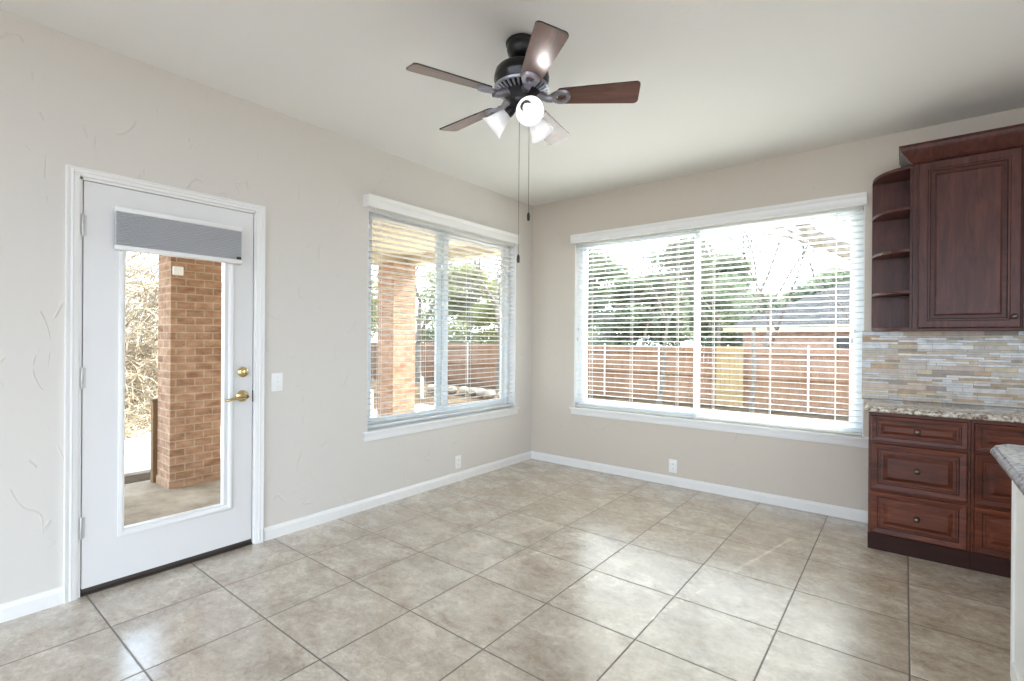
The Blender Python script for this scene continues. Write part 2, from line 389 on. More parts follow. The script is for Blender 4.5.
def wall_with_holes(name, axis, u0, u1, z0, z1, thick, holes, mat, sign):
    """axis 'y': wall plane x=0 spanning y; axis 'x': plane y=0 spanning x. thick goes outward (sign)"""
    us = sorted({u0, u1, *[h[0] for h in holes], *[h[1] for h in holes]}); zs = sorted({z0, z1, *[h[2] for h in holes], *[h[3] for h in holes]})
    bm = bmesh.new(); cache = {}
    def V(u, z, t):
        k = (round(u, 5), round(z, 5), t)
        if k not in cache: cache[k] = bm.verts.new((sign * thick * t, u, z) if axis == 'y' else (u, sign * thick * t, z))
        return cache[k]
    def solid(i, j):
        if i < 0 or j < 0 or i >= len(us) - 1 or j >= len(zs) - 1: return False
        cu, cz = (us[i] + us[i + 1]) / 2, (zs[j] + zs[j + 1]) / 2
        return not any(h[0] < cu < h[1] and h[2] < cz < h[3] for h in holes)
    for i in range(len(us) - 1):
        for j in range(len(zs) - 1):
            if not solid(i, j): continue
            a, b, c, d = us[i], us[i + 1], zs[j], zs[j + 1]
            for t in (0, 1): bm.faces.new((V(a, c, t), V(b, c, t), V(b, d, t), V(a, d, t)))
            if not solid(i - 1, j): bm.faces.new((V(a, c, 0), V(a, d, 0), V(a, d, 1), V(a, c, 1)))
            if not solid(i + 1, j): bm.faces.new((V(b, c, 0), V(b, d, 0), V(b, d, 1), V(b, c, 1)))
            if not solid(i, j - 1): bm.faces.new((V(a, c, 0), V(b, c, 0), V(b, c, 1), V(a, c, 1)))
            if not solid(i, j + 1): bm.faces.new((V(a, d, 0), V(b, d, 0), V(b, d, 1), V(a, d, 1)))
    return struct(name, bm, mat)

# ------------------------------------------------------------------ room shell
CZ = 2.717
RX, RY = 5.6, -7.0
D0, D1, DZ = -3.735, -2.902, 2.052           # door opening
W1 = (-2.085, -0.285, 0.565, 2.29)           # window 1 opening (y0,y1,z0,z1)
W2 = (0.53, 2.92, 0.585, 2.29)               # window 2 opening (x0,x1,z0,z1)
T = 0.15
struct('floor', B(((-T, RY, -0.1), (RX, T, 0))), 'tile', 'beige stone look square floor tiles with dark grout')
struct('ceiling', B(((-T, RY, CZ), (RX + T, T, CZ + 0.12))), 'ceil', 'flat off white ceiling')
wall_with_holes('wall_left', 'y', RY, 0.0, 0, CZ, T, [(D0, D1, 0, DZ), W1], 'wall', -1)
wall_with_holes('wall_back', 'x', -T, RX, 0, CZ, T, [W2], 'wall_b', 1)
bm = wall_with_holes('wall_right', 'y', RY, 0.0, 0, CZ, T, [(-6.4, -2.8, 0.0, 2.55)], 'wall', 1); bm.location.x = RX  # wide opening added out of view to let in fill daylight
bm = wall_with_holes('wall_rear', 'x', -T, RX + T, 0, CZ, T, [(0.2, 5.0, 0.0, 2.55)], 'wall', -1); bm.location.y = RY  # unseen rear opening, added so sky light fills the room from behind

BP = [(0, 0), (0.014, 0), (0.014, 0.058), (0.010, 0.068), (0.006, 0.077), (0, 0.079)]
bm = bmesh.new()
extrude_profile(bm, BP, 'y', D1 + 0.060, -0.0); extrude_profile(bm, BP, 'y', RY, D0 - 0.042)
struct('baseboard_left', bm, 'trim', 'white baseboard along the door wall')
bm = bmesh.new(); extrude_profile(bm, [(-p, q) for p, q in BP], 'x', 0.0, 2.97)
struct('baseboard_back', bm, 'trim', 'white baseboard under the wide window')

# ------------------------------------------------------------------ door
bm = bmesh.new()
yo0, yo1, zo = -3.787, -2.850, 2.094
CPR = [(0.0, 0.0), (0.0, 0.010), (0.004, 0.013), (0.026, 0.014), (0.030, 0.018), (0.036, 0.018), (0.040, 0.015), (0.046, 0.016), (0.054, 0.021), (0.060, 0.021), (1.0, 0.012), (1.0, 0.0)]
secs = []
for (yi, zi, yo, zo_) in ((D0, 0.0, yo0, 0.0), (D0, DZ, yo0, zo), (D1, DZ, yo1, zo), (D1, 0.0, yo1, 0.0)):
    sec = []
    for o_, h_ in CPR:
        t_ = min(1.0, o_ / 0.062); sec.append(bm.verts.new((h_, yi + (yo - yi) * t_, zi + (zo_ - zi) * t_)))
    secs.append(sec)
for a_, b_ in zip(secs, secs[1:]):
    for k in range(len(CPR)): bm.faces.new((a_[k], a_[(k + 1) % len(CPR)], b_[(k + 1) % len(CPR)], b_[k]))
bm.faces.new(secs[0]); bm.faces.new(list(reversed(secs[-1])))
struct('trim_1', bm, 'trim', 'white casing around the patio door', smooth=40)
bm = bmesh.new()   # jamb and stop
for (a, b) in (((-T, D0, 0), (0.0, D0 + 0.011, DZ)), ((-T, D1 - 0.008, 0), (0.0, D1, DZ)), ((-T, D0, DZ - 0.012), (0.0, D1, DZ))): box(bm, a, b)
for (a, b) in (((-0.09, D0 + 0.011, 0), (-0.05, D0 + 0.024, DZ)), ((-0.09, D1 - 0.021, 0), (-0.05, D1 - 0.008, DZ)), ((-0.09, D0, DZ - 0.026), (-0.05, D1, DZ - 0.012))): box(bm, a, b)
door = sthing('door_1', (0, -3.3, 0), 'white full glass patio door with brass handle')
obj('jamb', bm, 'trim', door)
S0, S1, SZ0, SZ1 = -3.719, -2.916, 0.036, 2.036
G0, G1, GZ0, GZ1 = -3.553, -3.076, 0.285, 1.87
bm = bmesh.new()
# slab with opening
us = [S0, G0, G1, S1]; zs = [SZ0, GZ0, GZ1, SZ1]
for i in range(3):
    for j in range(3):
        if i == 1 and j == 1: continue
        box(bm, (-0.045, us[i], zs[j]), (-0.001, us[i + 1], zs[j + 1]))
bmesh.ops.remove_doubles(bm, verts=bm.verts[:], dist=1e-5)
seen = {}
for f in list(bm.faces):
    k = tuple(sorted(v.index for v in f.verts)) if False else tuple(round(c, 4) for c in f.calc_center_median())
    seen.setdefault(k, []).append(f)
dup = [f for fs in seen.values() if len(fs) > 1 for f in fs]
bmesh.ops.delete(bm, geom=dup, context='FACES')
obj('door_panel', bm, 'door', door)
bm = bmesh.new()
fw = 0.026
FR = [(-0.0, 0.0), (0.002, 0.010), (0.010, 0.015), (0.020, 0.010), (0.030, 0.002), (0.030, -0.04), (0.0, -0.04)]
def lite_frame(bm, y0, y1, z0, z1, steps):
    rings = []
    for ins, out in steps:
        rings.append([bm.verts.new((out, py, pz)) for py, pz in ((y0 + ins, z0 + ins), (y1 - ins, z0 + ins), (y1 - ins, z1 - ins), (y0 + ins, z1 - ins))])
    n = len(rings)
    for j in range(n):
        a, b = rings[j], rings[(j + 1) % n]
        for k in range(4): bm.faces.new((a[k], a[(k + 1) % 4], b[(k + 1) % 4], b[k]))
lite_frame(bm, -3.580, -3.028, 0.252, 1.905, [(0, -0.002), (0.002, 0.010), (0.008, 0.014), (0.018, 0.012), (0.026, 0.003), (0.029, -0.004), (0.029, -0.04), (0, -0.04)])
obj('glass_frame', bm, 'trim', door, smooth=50)
obj('glass_pane', B(((-0.026, G0 - 0.005, GZ0 - 0.005), (-0.022, G1 + 0.008, GZ1))), 'glass', door)
# sweep + threshold
obj('door_sweep', B(((-0.046, S0, 0.018), (0.000, S1, 0.036))), 'bronze', door)
bm = bmesh.new(); extrude_profile(bm, [(-T, 0), (-0.002, 0), (0.004, 0.004), (-0.01, 0.014), (-0.05, 0.018), (-T, 0.01)], 'y', D0 + 0.011, D1 - 0.008)
obj('threshold', bm, 'bronze', door)
for hz in (1.818, 1.071, 0.337):
    bm = bmesh.new(); lathe(bm, [(0, -0.056), (0.004, -0.054), (0.006, -0.050), (0.006, 0.050), (0.004, 0.054), (0, 0.056)], (0.006, -3.7235, hz), n=14)
    box(bm, (-0.001, -3.722, hz - 0.05), (0.002, -3.708, hz + 0.05))
    obj('hinge', bm, 'nickel', door, smooth=40)
# deadbolt
bm = bmesh.new(); lathe(bm, [(0, 0.0), (0.031, 0.0), (0.032, 0.006), (0.028, 0.012), (0.020, 0.015), (0, 0.016)], (0, -2.973, 1.066), (1, 0, 0), 32)
db = obj('deadbolt', bm, 'brass', door, smooth=40)
bm = bmesh.new(); lathe(bm, [(0, 0.012), (0.009, 0.014), (0.009, 0.024), (0, 0.026)], (0, -2.973, 1.066), (1, 0, 0), 16); box(bm, (0.02, -2.979, 1.050), (0.032, -2.967, 1.082), 0.003)
obj('thumb_turn', bm, 'brass', db, smooth=40)
bm = bmesh.new(); lathe(bm, [(0, 0.0), (0.034, 0.0), (0.035, 0.006), (0.030, 0.012), (0.018, 0.016), (0.013, 0.020), (0.012, 0.042), (0.016, 0.048), (0.014, 0.058), (0, 0.060)], (0, -2.975, 0.921), (1, 0, 0), 32)
lv = obj('door_handle', bm, 'brass', door, smooth=40)
bm = bmesh.new(); tube(bm, [(0.050, -2.975, 0.921), (0.053, -3.005, 0.920), (0.054, -3.04, 0.912), (0.052, -3.075, 0.906), (0.050, -3.09, 0.908)], [0.012, 0.010, 0.0085, 0.009, 0.006], 12)
obj('lever', bm, 'brass', lv, smooth=50)
obj('strike_plate', B(((-0.02, D1 - 0.0095, 0.88), (0.0005, D1 - 0.0075, 0.95))), 'bronze', door)

# cellular shade mounted on the door
sh = thing('door_shade', 'grey pleated cellular shade raised at the top of the glass door', 'window shade', (0.016, -3.304, 1.70))
y0, y1 = -3.606, -3.002
obj('headrail', B(((0.014, y0, 1.905), (0.052, y1, 1.93)), bev=0.003), 'trim', sh, smooth=40)
bm = bmesh.new(); prof = []; N = 19; za, zb = 1.735, 1.905
for i in range(N):
    z = za + (zb - za) * i / N; prof += [(0.044, z), (0.051, z + (zb - za) / N / 2)]
prof.append((0.044, zb)); back = []
for i in range(N):
    z = zb - (zb - za) * i / N; back += [(0.026, z), (0.019, z - (zb - za) / N / 2)]
back.append((0.026, za))
extrude_profile(bm, prof + back, 'y', y0 + 0.003, y1 - 0.003)
obj('pleated_fabric', bm, 'shade', sh)
obj('bottom_rail', B(((0.014, y0, 1.712), (0.054, y1, 1.736)), bev=0.003), 'trim', sh, smooth=40)
bm = bmesh.new(); box(bm, (0.046, y1 - 0.03, 1.738), (0.056, y1 - 0.006, 1.752), 0.002)
obj('pull_tab', bm, 'slot', sh)
for q in (((0.002, y0 + 0.01, 1.905), (0.016, y0 + 0.03, 1.925)), ((0.002, y1 - 0.03, 1.905), (0.016, y1 - 0.01, 1.925)), ((0.002, y0 + 0.01, 1.715), (0.016, y0 + 0.02, 1.73)), ((0.002, y1 - 0.02, 1.715), (0.016, y1 - 0.01, 1.73))):
    obj('mounting_bracket', B(q), 'plastic', sh)

# ------------------------------------------------------------------ windows
def mapw(side):
    """returns function (u, depth outward, z) -> world"""
    return (lambda u, d, z: (-d, u, z)) if side == 'L' else (lambda u, d, z: (u, d, z))
def mk_window(name, side, u0, u1, z0, z1, m0, m1, label):
    P = mapw(side); c = (u0 + u1) / 2
    root = sthing(name, P(c, 0.11, z0), label)
    def bx(bm, ua, ub, da, db, za, zb, bev=0.0): box(bm, P(ua, da, za), P(ub, db, zb), bev)
    # vinyl outer frame
    bm = bmesh.new(); f = 0.052
    bx(bm, u0, u1, 0.075, 0.145, z0, z0 + f); bx(bm, u0, u1, 0.075, 0.145, z1 - f, z1)
    bx(bm, u0, u0 + f, 0.075, 0.145, z0 + f, z1 - f); bx(bm, u1 - f, u1, 0.075, 0.145, z0 + f, z1 - f)
    obj('window_frame', bm, 'vinyl', root)
    # two sashes meeting at the stile
    for k, (a, b, da, db) in enumerate(((u0 + f, m1, 0.082, 0.108), (m0, u1 - f, 0.111, 0.137))):
        bm = bmesh.new(); s = 0.042; mw = max(s, (m1 - m0) / 2 + 0.001); sa, sb = (s, mw) if k == 0 else (mw, s)
        bx(bm, a, b, da, db, z0 + f, z0 + f + s, 0.003); bx(bm, a, b, da, db, z1 - f - s, z1 - f, 0.003)
        bx(bm, a, a + sa, da, db, z0 + f + s, z1 - f - s, 0.003); bx(bm, b - sb, b, da, db, z0 + f + s, z1 - f - s, 0.003)
        so = obj('sash', bm, 'vinyl', root)
        bm = bmesh.new(); dm = (da + db) / 2; bx(bm, a + sa - 0.004, b - sb + 0.004, dm - 0.002, dm + 0.002, z0 + f + s - 0.004, z1 - f - s + 0.004)
        obj('glass_pane', bm, 'glass', so)
    # painted returns lining the reveal
    bm = bmesh.new(); t = 0.006
    bx(bm, u0, u0 + t, 0.0, 0.075, z0, z1); bx(bm, u1 - t, u1, 0.0, 0.075, z0, z1); bx(bm, u0, u1, 0.0, 0.075, z1 - t, z1)
    obj('reveal_lining', bm, 'trim', root)
    # stool and apron
    bm = bmesh.new(); bx(bm, u0 - 0.035, u1 + 0.04, -0.036, 0.075, z0 - 0.004, z0 + 0.016, 0.005)
    obj('window_sill', bm, 'trim', root, smooth=40)
    bm = bmesh.new(); bx(bm, u0 - 0.028, u1 + 0.032, -0.016, 0.0, z0 - 0.058, z0 - 0.004, 0.003); bx(bm, u0 - 0.028, u1 + 0.032, -0.022, 0.0, z0 - 0.022, z0 - 0.004, 0.004)
    obj('sill_apron', bm, 'trim', root, smooth=40)
mk_window('window_1', 'L', *W1, -1.285, -1.17, 'white vinyl sliding window in the left wall')
mk_window('window_2', 'X', *W2, 1.685, 1.745, 'wide white vinyl sliding window in the back wall')

def valance(side, u0, u1, z0, z1, label):
    P = mapw(side); c = (u0 + u1) / 2
    root = thing('blind_valance', label, 'valance', P(c, 0, z0))
    prof = [(0.0, z0), (0.050, z0), (0.052, z0 + 0.012), (0.056, z0 + 0.018), (0.056, z1 - 0.030), (0.062, z1 - 0.022), (0.068, z1 - 0.010), (0.070, z1), (0.0, z1)]
    bm = bmesh.new()
    if side == 'L': extrude_profile(bm, [(p, q) for p, q in prof], 'y', u0, u1)
    else: extrude_profile(bm, [(-p, q) for p, q in prof], 'x', u0, u1)
    obj('valance_board', bm, 'trim', root, smooth=35)
    bm = bmesh.new()
    bm.free()
    for a in (u0, u1):
        bm = bmesh.new(); box(bm, P(a - 0.002, -0.001, z0 - 0.001), P(a + 0.002, -0.066, z1 - 0.003)); obj('end_return', bm, 'trim', root)
valance('L', -2.128, -0.325, 2.252, 2.338, 'white moulded valance board above the left wall window by the door')
valance('X', 0.517, 2.930, 2.244, 2.326, 'long white moulded valance board above the wide back window')

def mk_blind(side, u0, u1, z0, z1, cords, label, depth=0.040, tilt=4, pull=None):
    P = mapw(side); c = (u0 + u1) / 2
    root = thing('venetian_blind', label, 'blind', P(c, depth, z0), 'open white venetian blinds')
    bm = bmesh.new(); box(bm, P(u0, depth - 0.026, z1 - 0.045), P(u1, depth + 0.026, z1), 0.003); obj('headrail', bm, 'slat', root, smooth=40)
    bm = bmesh.new(); box(bm, P(u0, depth - 0.025, z0), P(u1, depth + 0.025, z0 + 0.017), 0.004); obj('bottom_rail', bm, 'slat', root, smooth=40)
    # slats: curved strips with a routed cord hole at every cord
    bm = bmesh.new(); pitch = 0.0445; n = int((z1 - 0.05 - z0 - 0.03) / pitch); W = 0.052; th = 0.0034
    tl = math.radians(tilt); ct, st = math.cos(tl), math.sin(tl)
    cross = [-0.5, -0.13, 0.13, 0.5]
    bz = lambda s: 0.0022 * (1 - (2 * s) ** 2)
    ush = [u0]
    for q in cords: ush += [q - 0.007, q + 0.007]
    ush.append(u1)
    for i in range(n + 1):
        zc = z0 + 0.040 + i * (z1 - 0.075 - z0 - 0.040) / n
        jit = random.uniform(-0.6, 0.6) * 0.001
        grid = {}
        for t in (0, 1):
            for a, u in enumerate(ush):
                for b, s in enumerate(cross):
                    d = s * W; zz = bz(s) + (th / 2 if t == 0 else -th / 2)
                    grid[(t, a, b)] = bm.verts.new(P(u, depth + d * ct - zz * st, zc + jit - d * st * 1.0 + zz * ct))
        A = len(ush)
        hole = lambda a, b: b == 1 and a % 2 == 1 and 0 < a < A - 1
        for a in range(A - 1):
            for b in range(3):
                if hole(a, b):
                    for (p, q) in (((a, b), (a + 1, b)), ((a + 1, b), (a + 1, b + 1)), ((a + 1, b + 1), (a, b + 1)), ((a, b + 1), (a, b))):
                        bm.faces.new((grid[(0, *p)], grid[(0, *q)], grid[(1, *q)], grid[(1, *p)]))
                    continue
                for t in (0, 1): bm.faces.new((grid[(t, a, b)], grid[(t, a + 1, b)], grid[(t, a + 1, b + 1)], grid[(t, a, b + 1)]))
        for a in range(A - 1):
            for b in (0, 3): bm.faces.new((grid[(0, a, b)], grid[(0, a + 1, b)], grid[(1, a + 1, b)], grid[(1, a, b)]))
        for b in range(3):
            for a in (0, A - 1): bm.faces.new((grid[(0, a, b)], grid[(0, a, b + 1)], grid[(1, a, b + 1)], grid[(1, a, b)]))
    obj('slats', bm, 'slat', root, smooth=35)
    for q in cords:
        bm = bmesh.new()
        for dd in (-0.028, 0.028): tube(bm, [P(q, depth + dd, z0 + 0.01), P(q, depth + dd, z1 - 0.03)], 0.0014, 5)
        tube(bm, [P(q, depth, z0 + 0.01), P(q, depth, z1 - 0.03)], 0.0008, 4)
        obj('ladder_cord', bm, 'cord', root)
    if pull:
        for (uu, zz) in pull:
            bm = bmesh.new(); tube(bm, [P(uu, depth - 0.033, z1 - 0.03), P(uu, depth - 0.034, zz)], 0.0011, 5); pc = obj('pull_cord', bm, 'cord', root)
            bm = bmesh.new(); lathe(bm, [(0, 0.034), (0.003, 0.032), (0.0085, 0.006), (0.008, 0.0), (0, 0.0)], P(uu, depth - 0.034, zz - 0.03), n=12); obj('cord_tassel', bm, 'nickel', pc, smooth=40)
mk_blind('L', -2.078, -0.300, 0.600, 2.275, [-1.95, -1.50, -0.95, -0.43], 'white venetian blind on the left wall window beside the patio door', pull=[(-2.03, 0.98)])
mk_blind('X', 0.545, 1.715, 0.605, 2.275, [0.70, 1.13, 1.566], 'left one of the two white venetian blinds on the wide back window', pull=[(0.575, 1.40), (0.565, 1.30)])
mk_blind('X', 1.730, 2.908, 0.605, 2.275, [1.875, 2.31, 2.746], 'right one of the two white venetian blinds on the back window, nearest the cabinets', pull=[(2.865, 1.37), (2.85, 1.30)])

# ------------------------------------------------------------------ switch and outlets
def plate(side, u, z, kind, label):
    P = mapw(side); root = thing('light_switch' if kind == 's' else 'wall_outlet', label, 'switch' if kind == 's' else 'outlet', P(u, 0, z))
    bm = bmesh.new(); hw, hh = (0.036, 0.058)
    box(bm, P(u - hw, 0, z - hh), P(u + hw, -0.006, z + hh), 0.003); obj('cover_plate', bm, 'plastic', root, smooth=40)
    if kind == 's':
        bm = bmesh.new(); box(bm, P(u - 0.005, -0.006, z - 0.012), P(u + 0.005, -0.008, z + 0.012)); box(bm, P(u - 0.004, -0.007, z - 0.002), P(u + 0.004, -0.018, z + 0.008), 0.001); obj('toggle', bm, 'plastic', root)
        for dz in (-0.03, 0.03): bm = bmesh.new(); lathe(bm, [(0.003, 0), (0.003, 0.0015), (0, 0.0018)], P(u, -0.006, z + dz), (1, 0, 0) if side == 'L' else (0, -1, 0), 10); obj('screw', bm, 'nickel', root)
    else:
        for dz in (-0.020, 0.020):
            bm = bmesh.new(); box(bm, P(u - 0.016, -0.005, z + dz - 0.013), P(u + 0.016, -0.009, z + dz + 0.013), 0.003); rc = obj('receptacle', bm, 'plastic', root, smooth=40)
            bm = bmesh.new()
            for du in (-0.006, 0.006): box(bm, P(u + du - 0.001, -0.0088, z + dz - 0.004), P(u + du + 0.001, -0.0094, z + dz + 0.005))
            box(bm, P(u - 0.002, -0.0088, z + dz - 0.010), P(u + 0.002, -0.0094, z + dz - 0.007)); obj('slots', bm, 'slot', rc)
plate('L', -2.763, 0.992, 's', 'white toggle light switch on the wall right of the patio door')
plate('L', -1.118, 0.170, 'o', 'white duplex outlet low on the left wall below its window')
plate('X', 1.551, 0.170, 'o', 'white duplex outlet low on the back wall below the wide window')

# ------------------------------------------------------------------ ceiling fan
FX, FY = 1.683, -2.407; BZ = 2.446
fan = thing('ceiling_fan', 'dark five blade ceiling fan with three lit glass shades', 'ceiling fan', (FX, FY, CZ))
bm = bmesh.new(); lathe(bm, [(0, CZ), (0.072, CZ), (0.078, CZ - 0.006), (0.078, CZ - 0.016), (0.072, CZ - 0.022), (0.073, CZ - 0.040), (0.067, CZ - 0.062), (0.052, CZ - 0.080), (0.030, CZ - 0.090), (0, CZ - 0.092)], (FX, FY, 0), n=40)
obj('canopy', bm, 'fan', fan, smooth=35)
bm = bmesh.new(); lathe(bm, [(0, CZ - 0.08), (0.014, CZ - 0.08), (0.014, CZ - 0.10), (0.030, CZ - 0.105), (0.032, CZ - 0.118), (0.024, CZ - 0.128), (0, CZ - 0.13)], (FX, FY, 0), n=24)
obj('downrod', bm, 'fan', fan, smooth=35)
bm = bmesh.new(); lathe(bm, [(0, 2.592), (0.05, 2.592), (0.100, 2.589), (0.118, 2.582), (0.127, 2.572), (0.131, 2.556), (0.134, 2.540), (0.134, 2.528), (0.130, 2.522), (0.130, 2.494), (0.126, 2.486), (0.09, 2.470), (0, 2.470)], (FX, FY, 0), n=48)
motor = obj('motor_housing', bm, 'fan', fan, smooth=35)
bm = bmesh.new()
for k in range(30):
    a = 2 * PI * k / 30; ca, sa = math.cos(a), math.sin(a)
    p0 = Vector((FX + ca * 0.127, FY + sa * 0.127, 2.486)); p1 = Vector((FX + ca * 0.088, FY + sa * 0.088, 2.466))
    tube(bm, [p0, (p0 + p1) / 2 + Vector((0, 0, -0.003)), p1], [0.0062, 0.006, 0.0045], 6)
lathe(bm, [(0.128, 2.497), (0.134, 2.492), (0.131, 2.484), (0.124, 2.482)], (FX, FY, 0), n=48)
obj('vent_ring', bm, 'fanv', motor, smooth=40)
bm = bmesh.new(); lathe(bm, [(0, 2.474), (0.090, 2.474), (0.092, 2.462), (0.082, 2.450), (0.070, 2.438), (0.062, 2.420), (0.060, 2.404), (0.050, 2.394), (0.034, 2.386), (0.020, 2.376), (0.010, 2.366), (0, 2.364)], (FX, FY, 0), n=40)
obj('switch_housing', bm, 'fan', fan, smooth=35)
blade_angles = [-40.3 + 72 * k for k in range(5)]
PITCH = math.radians(-15)
def blade_bm():
    bm = bmesh.new(); r0, r1 = 0.175, 0.558; pts = []
    w0, w1 = 0.049, 0.069
    def corner(cx, cy, rad, a0, a1, n=6): return [(cx + rad * math.cos(a0 + (a1 - a0) * i / n), cy + rad * math.sin(a0 + (a1 - a0) * i / n)) for i in range(n + 1)]
    pts += corner(r1 - 0.022, -w1 + 0.022, 0.022, -PI / 2, 0); pts += corner(r1 - 0.022, w1 - 0.022, 0.022, 0, PI / 2)
    pts += corner(r0 + 0.018, w0 - 0.018, 0.018, PI / 2, PI); pts += corner(r0 + 0.018, -w0 + 0.018, 0.018, PI, 1.5 * PI)
    top = [bm.verts.new((x, y, 0.003)) for x, y in pts]; bot = [bm.verts.new((x, y, -0.003)) for x, y in pts]
    bm.faces.new(top); bm.faces.new(list(reversed(bot)))
    for i in range(len(pts)):
        f = bm.faces.new((top[i], top[(i + 1) % len(pts)], bot[(i + 1) % len(pts)], bot[i])); f.material_index = 1
    return bm
def iron_bm():
    bm = bmesh.new(); z = -0.006
    # arm from the flywheel to the blade
    tube(bm, [(0.070, 0, 0.012), (0.100, 0, 0.004), (0.125, 0.0, -0.012), (0.150, 0.0, -0.012)], [0.022, 0.020, 0.018, 0.020], 10)
    # rounded open loop: outer and inner outlines
    n = 28; O = []; I = []
    for k in range(n):
        a = 2 * PI * k / n; ca, sa = math.cos(a), math.sin(a)
        wd = 0.043 * (1 + 0.18 * ca)
        O.append((0.186 + 0.052 * ca, wd * sa)); I.append((0.190 + 0.022 * ca, 0.018 * (1 + 0.25 * ca) * sa))
    def ring(pts, zz): return [bm.verts.new((x, y, zz)) for x, y in pts]
    ot, ob = ring(O, -0.003), ring([(0.186 + (x - 0.186) * 0.90, y * 0.90) for x, y in O], -0.013)
    it, ib = ring(I, -0.003), ring([(0.190 + (x - 0.190) * 1.15, y * 1.15) for x, y in I], -0.013)
    for k in range(n):
        j = (k + 1) % n
        bm.faces.new((ot[k], ot[j], ob[j], ob[k])); bm.faces.new((ob[k], ob[j], ib[j], ib[k])); bm.faces.new((ib[k], ib[j], it[j], it[k])); bm.faces.new((it[k], it[j], ot[j], ot[k]))
    return bm
mb = obj('blade', blade_bm(), 'blade', fan, mats=['blade', 'black'])
mi_ = obj('blade_iron', iron_bm(), 'iron', fan, smooth=40)
# undo the offset subtraction (these were modelled in the blade's own frame)
for o in (mb, mi_):
    o.data.transform(Matrix.Translation(Vector((FX, FY, CZ))))
for k, a in enumerate(blade_angles):
    Rm = Matrix.Rotation(math.radians(a), 4, 'Z') @ Matrix.Rotation(PITCH, 4, 'X')
    for src in (mb, mi_):
        o = src if k == 0 else src.copy()
        if k: COL.objects.link(o); o.parent = fan
        o.matrix_local = Matrix.Translation(Vector((0, 0, BZ - CZ))) @ Rm
# light kit
for k, a in enumerate((-37.7, 82.3, 202.3)):
    ar = math.radians(a); h = Vector((math.cos(ar), math.sin(ar), 0))
    d = (h * math.cos(math.radians(38)) + Vector((0, 0, -1)) * math.sin(math.radians(38))).normalized()
    base = Vector((FX, FY, 2.398)) + h * 0.045
    neck = base + d * 0.030
    bm = bmesh.new(); lathe(bm, [(0, -0.01), (0.018, -0.01), (0.020, 0.0), (0.024, 0.012), (0.026, 0.040), (0.022, 0.046), (0, 0.046)], base, d, 24)
    obj('lamp_holder', bm, 'fan', fan, smooth=40)
    bm = bmesh.new()
    outer = [(0.024, 0.030), (0.028, 0.040), (0.034, 0.055), (0.040, 0.075), (0.045, 0.098), (0.052, 0.118), (0.063, 0.136), (0.066, 0.139)]
    inner = [(r - 0.003, h_ - 0.0005) for r, h_ in reversed(outer)]
    lathe(bm, outer + inner + [outer[0]], base, d, 36)
    shd = obj('lamp_shade', bm, 'frost', fan, smooth=50)
    bm = bmesh.new(); lathe(bm, [(0, 0.046), (0.012, 0.048), (0.013, 0.062), (0.020, 0.078), (0.022, 0.092), (0.016, 0.108), (0, 0.114)], base, d, 20)
    obj('light_bulb', bm, 'bulb', shd, smooth=60)
    ld = bpy.data.lights.new('fan_lamp', 'POINT'); ld.energy = 0.4; ld.shadow_soft_size = 0.022; ld.color = (1.0, 0.97, 0.93)
    lo = bpy.data.objects.new('fan_lamp', ld); COL.objects.link(lo); lo.location = base + d * 0.128
for (px, py, zb) in ((FX - 0.012, FY + 0.0, 1.69), (FX + 0.025, FY + 0.03, 1.895)):
    bm = bmesh.new(); tube(bm, [(px, py, 2.385), (px, py, zb)], 0.0013, 6)
    n = 40
    ch = obj('pull_chain', bm, 'chain', fan)
    bm = bmesh.new(); lathe(bm, [(0, 0.0), (0.003, -0.002), (0.0065, -0.010), (0.0075, -0.022), (0.0065, -0.040), (0, -0.044)], (px, py, zb), n=14)
    obj('chain_pendant', bm, 'black', ch, smooth=50)

# ------------------------------------------------------------------ base cabinets, counter, backsplash
DS = [(0.0, 0.0), (0.0, 0.013), (0.005, 0.020), (0.010, 0.020), (0.034, 0.018), (0.038, 0.013), (0.046, 0.013), (0.048, 0.008), (0.062, 0.008), (0.084, 0.018), (0.087, 0.018)]
def knob(x, y, z, parent, s=1.0):
    bm = bmesh.new(); lathe(bm, [(0, 0.0), (0.006 * s, 0.0), (0.005 * s, 0.010), (0.008 * s, 0.014), (0.015 * s, 0.018), (0.015 * s, 0.024), (0.010 * s, 0.029), (0, 0.030)], (x, y, z), (0, -1, 0), 20)
    obj('knob', bm, 'knob', parent, smooth=50)
FYc = -0.52
def base_cabinet(x0, x1, label):
    root = thing('base_cabinet', label, 'cabinet', ((x0 + x1) / 2, -0.26, 0), 'cherry drawer base cabinets')
    bm = B(((x0, FYc, 0.09), (x1, -0.003, 0.846)), bev=0.001); obj('carcass', bm, 'cherry', root)
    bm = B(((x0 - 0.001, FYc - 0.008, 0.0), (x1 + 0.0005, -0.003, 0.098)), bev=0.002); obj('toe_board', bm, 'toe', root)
    for z0, z1 in ((0.668, 0.826), (0.374, 0.656), (0.104, 0.362)):
        k = 1.0 if z1 - z0 > 0.2 else 0.78
        bm = bmesh.new(); panel_rings(bm, x0 + 0.012, x1 - 0.012, z0, z1, FYc, [(i * k, o_) for i, o_ in DS], mi=(4, 6))
        d = obj('drawer', bm, 'cherry', root, mats=['cherry', 'glaze'])
        knob((x0 + x1) / 2, FYc - 0.018, (z0 + z1) / 2, d)
base_cabinet(2.974, 3.441, 'three drawer cherry base cabinet at the end of the counter, beside the window wall')
base_cabinet(3.443, 3.910, 'three drawer cherry base cabinet partly hidden behind the white island')
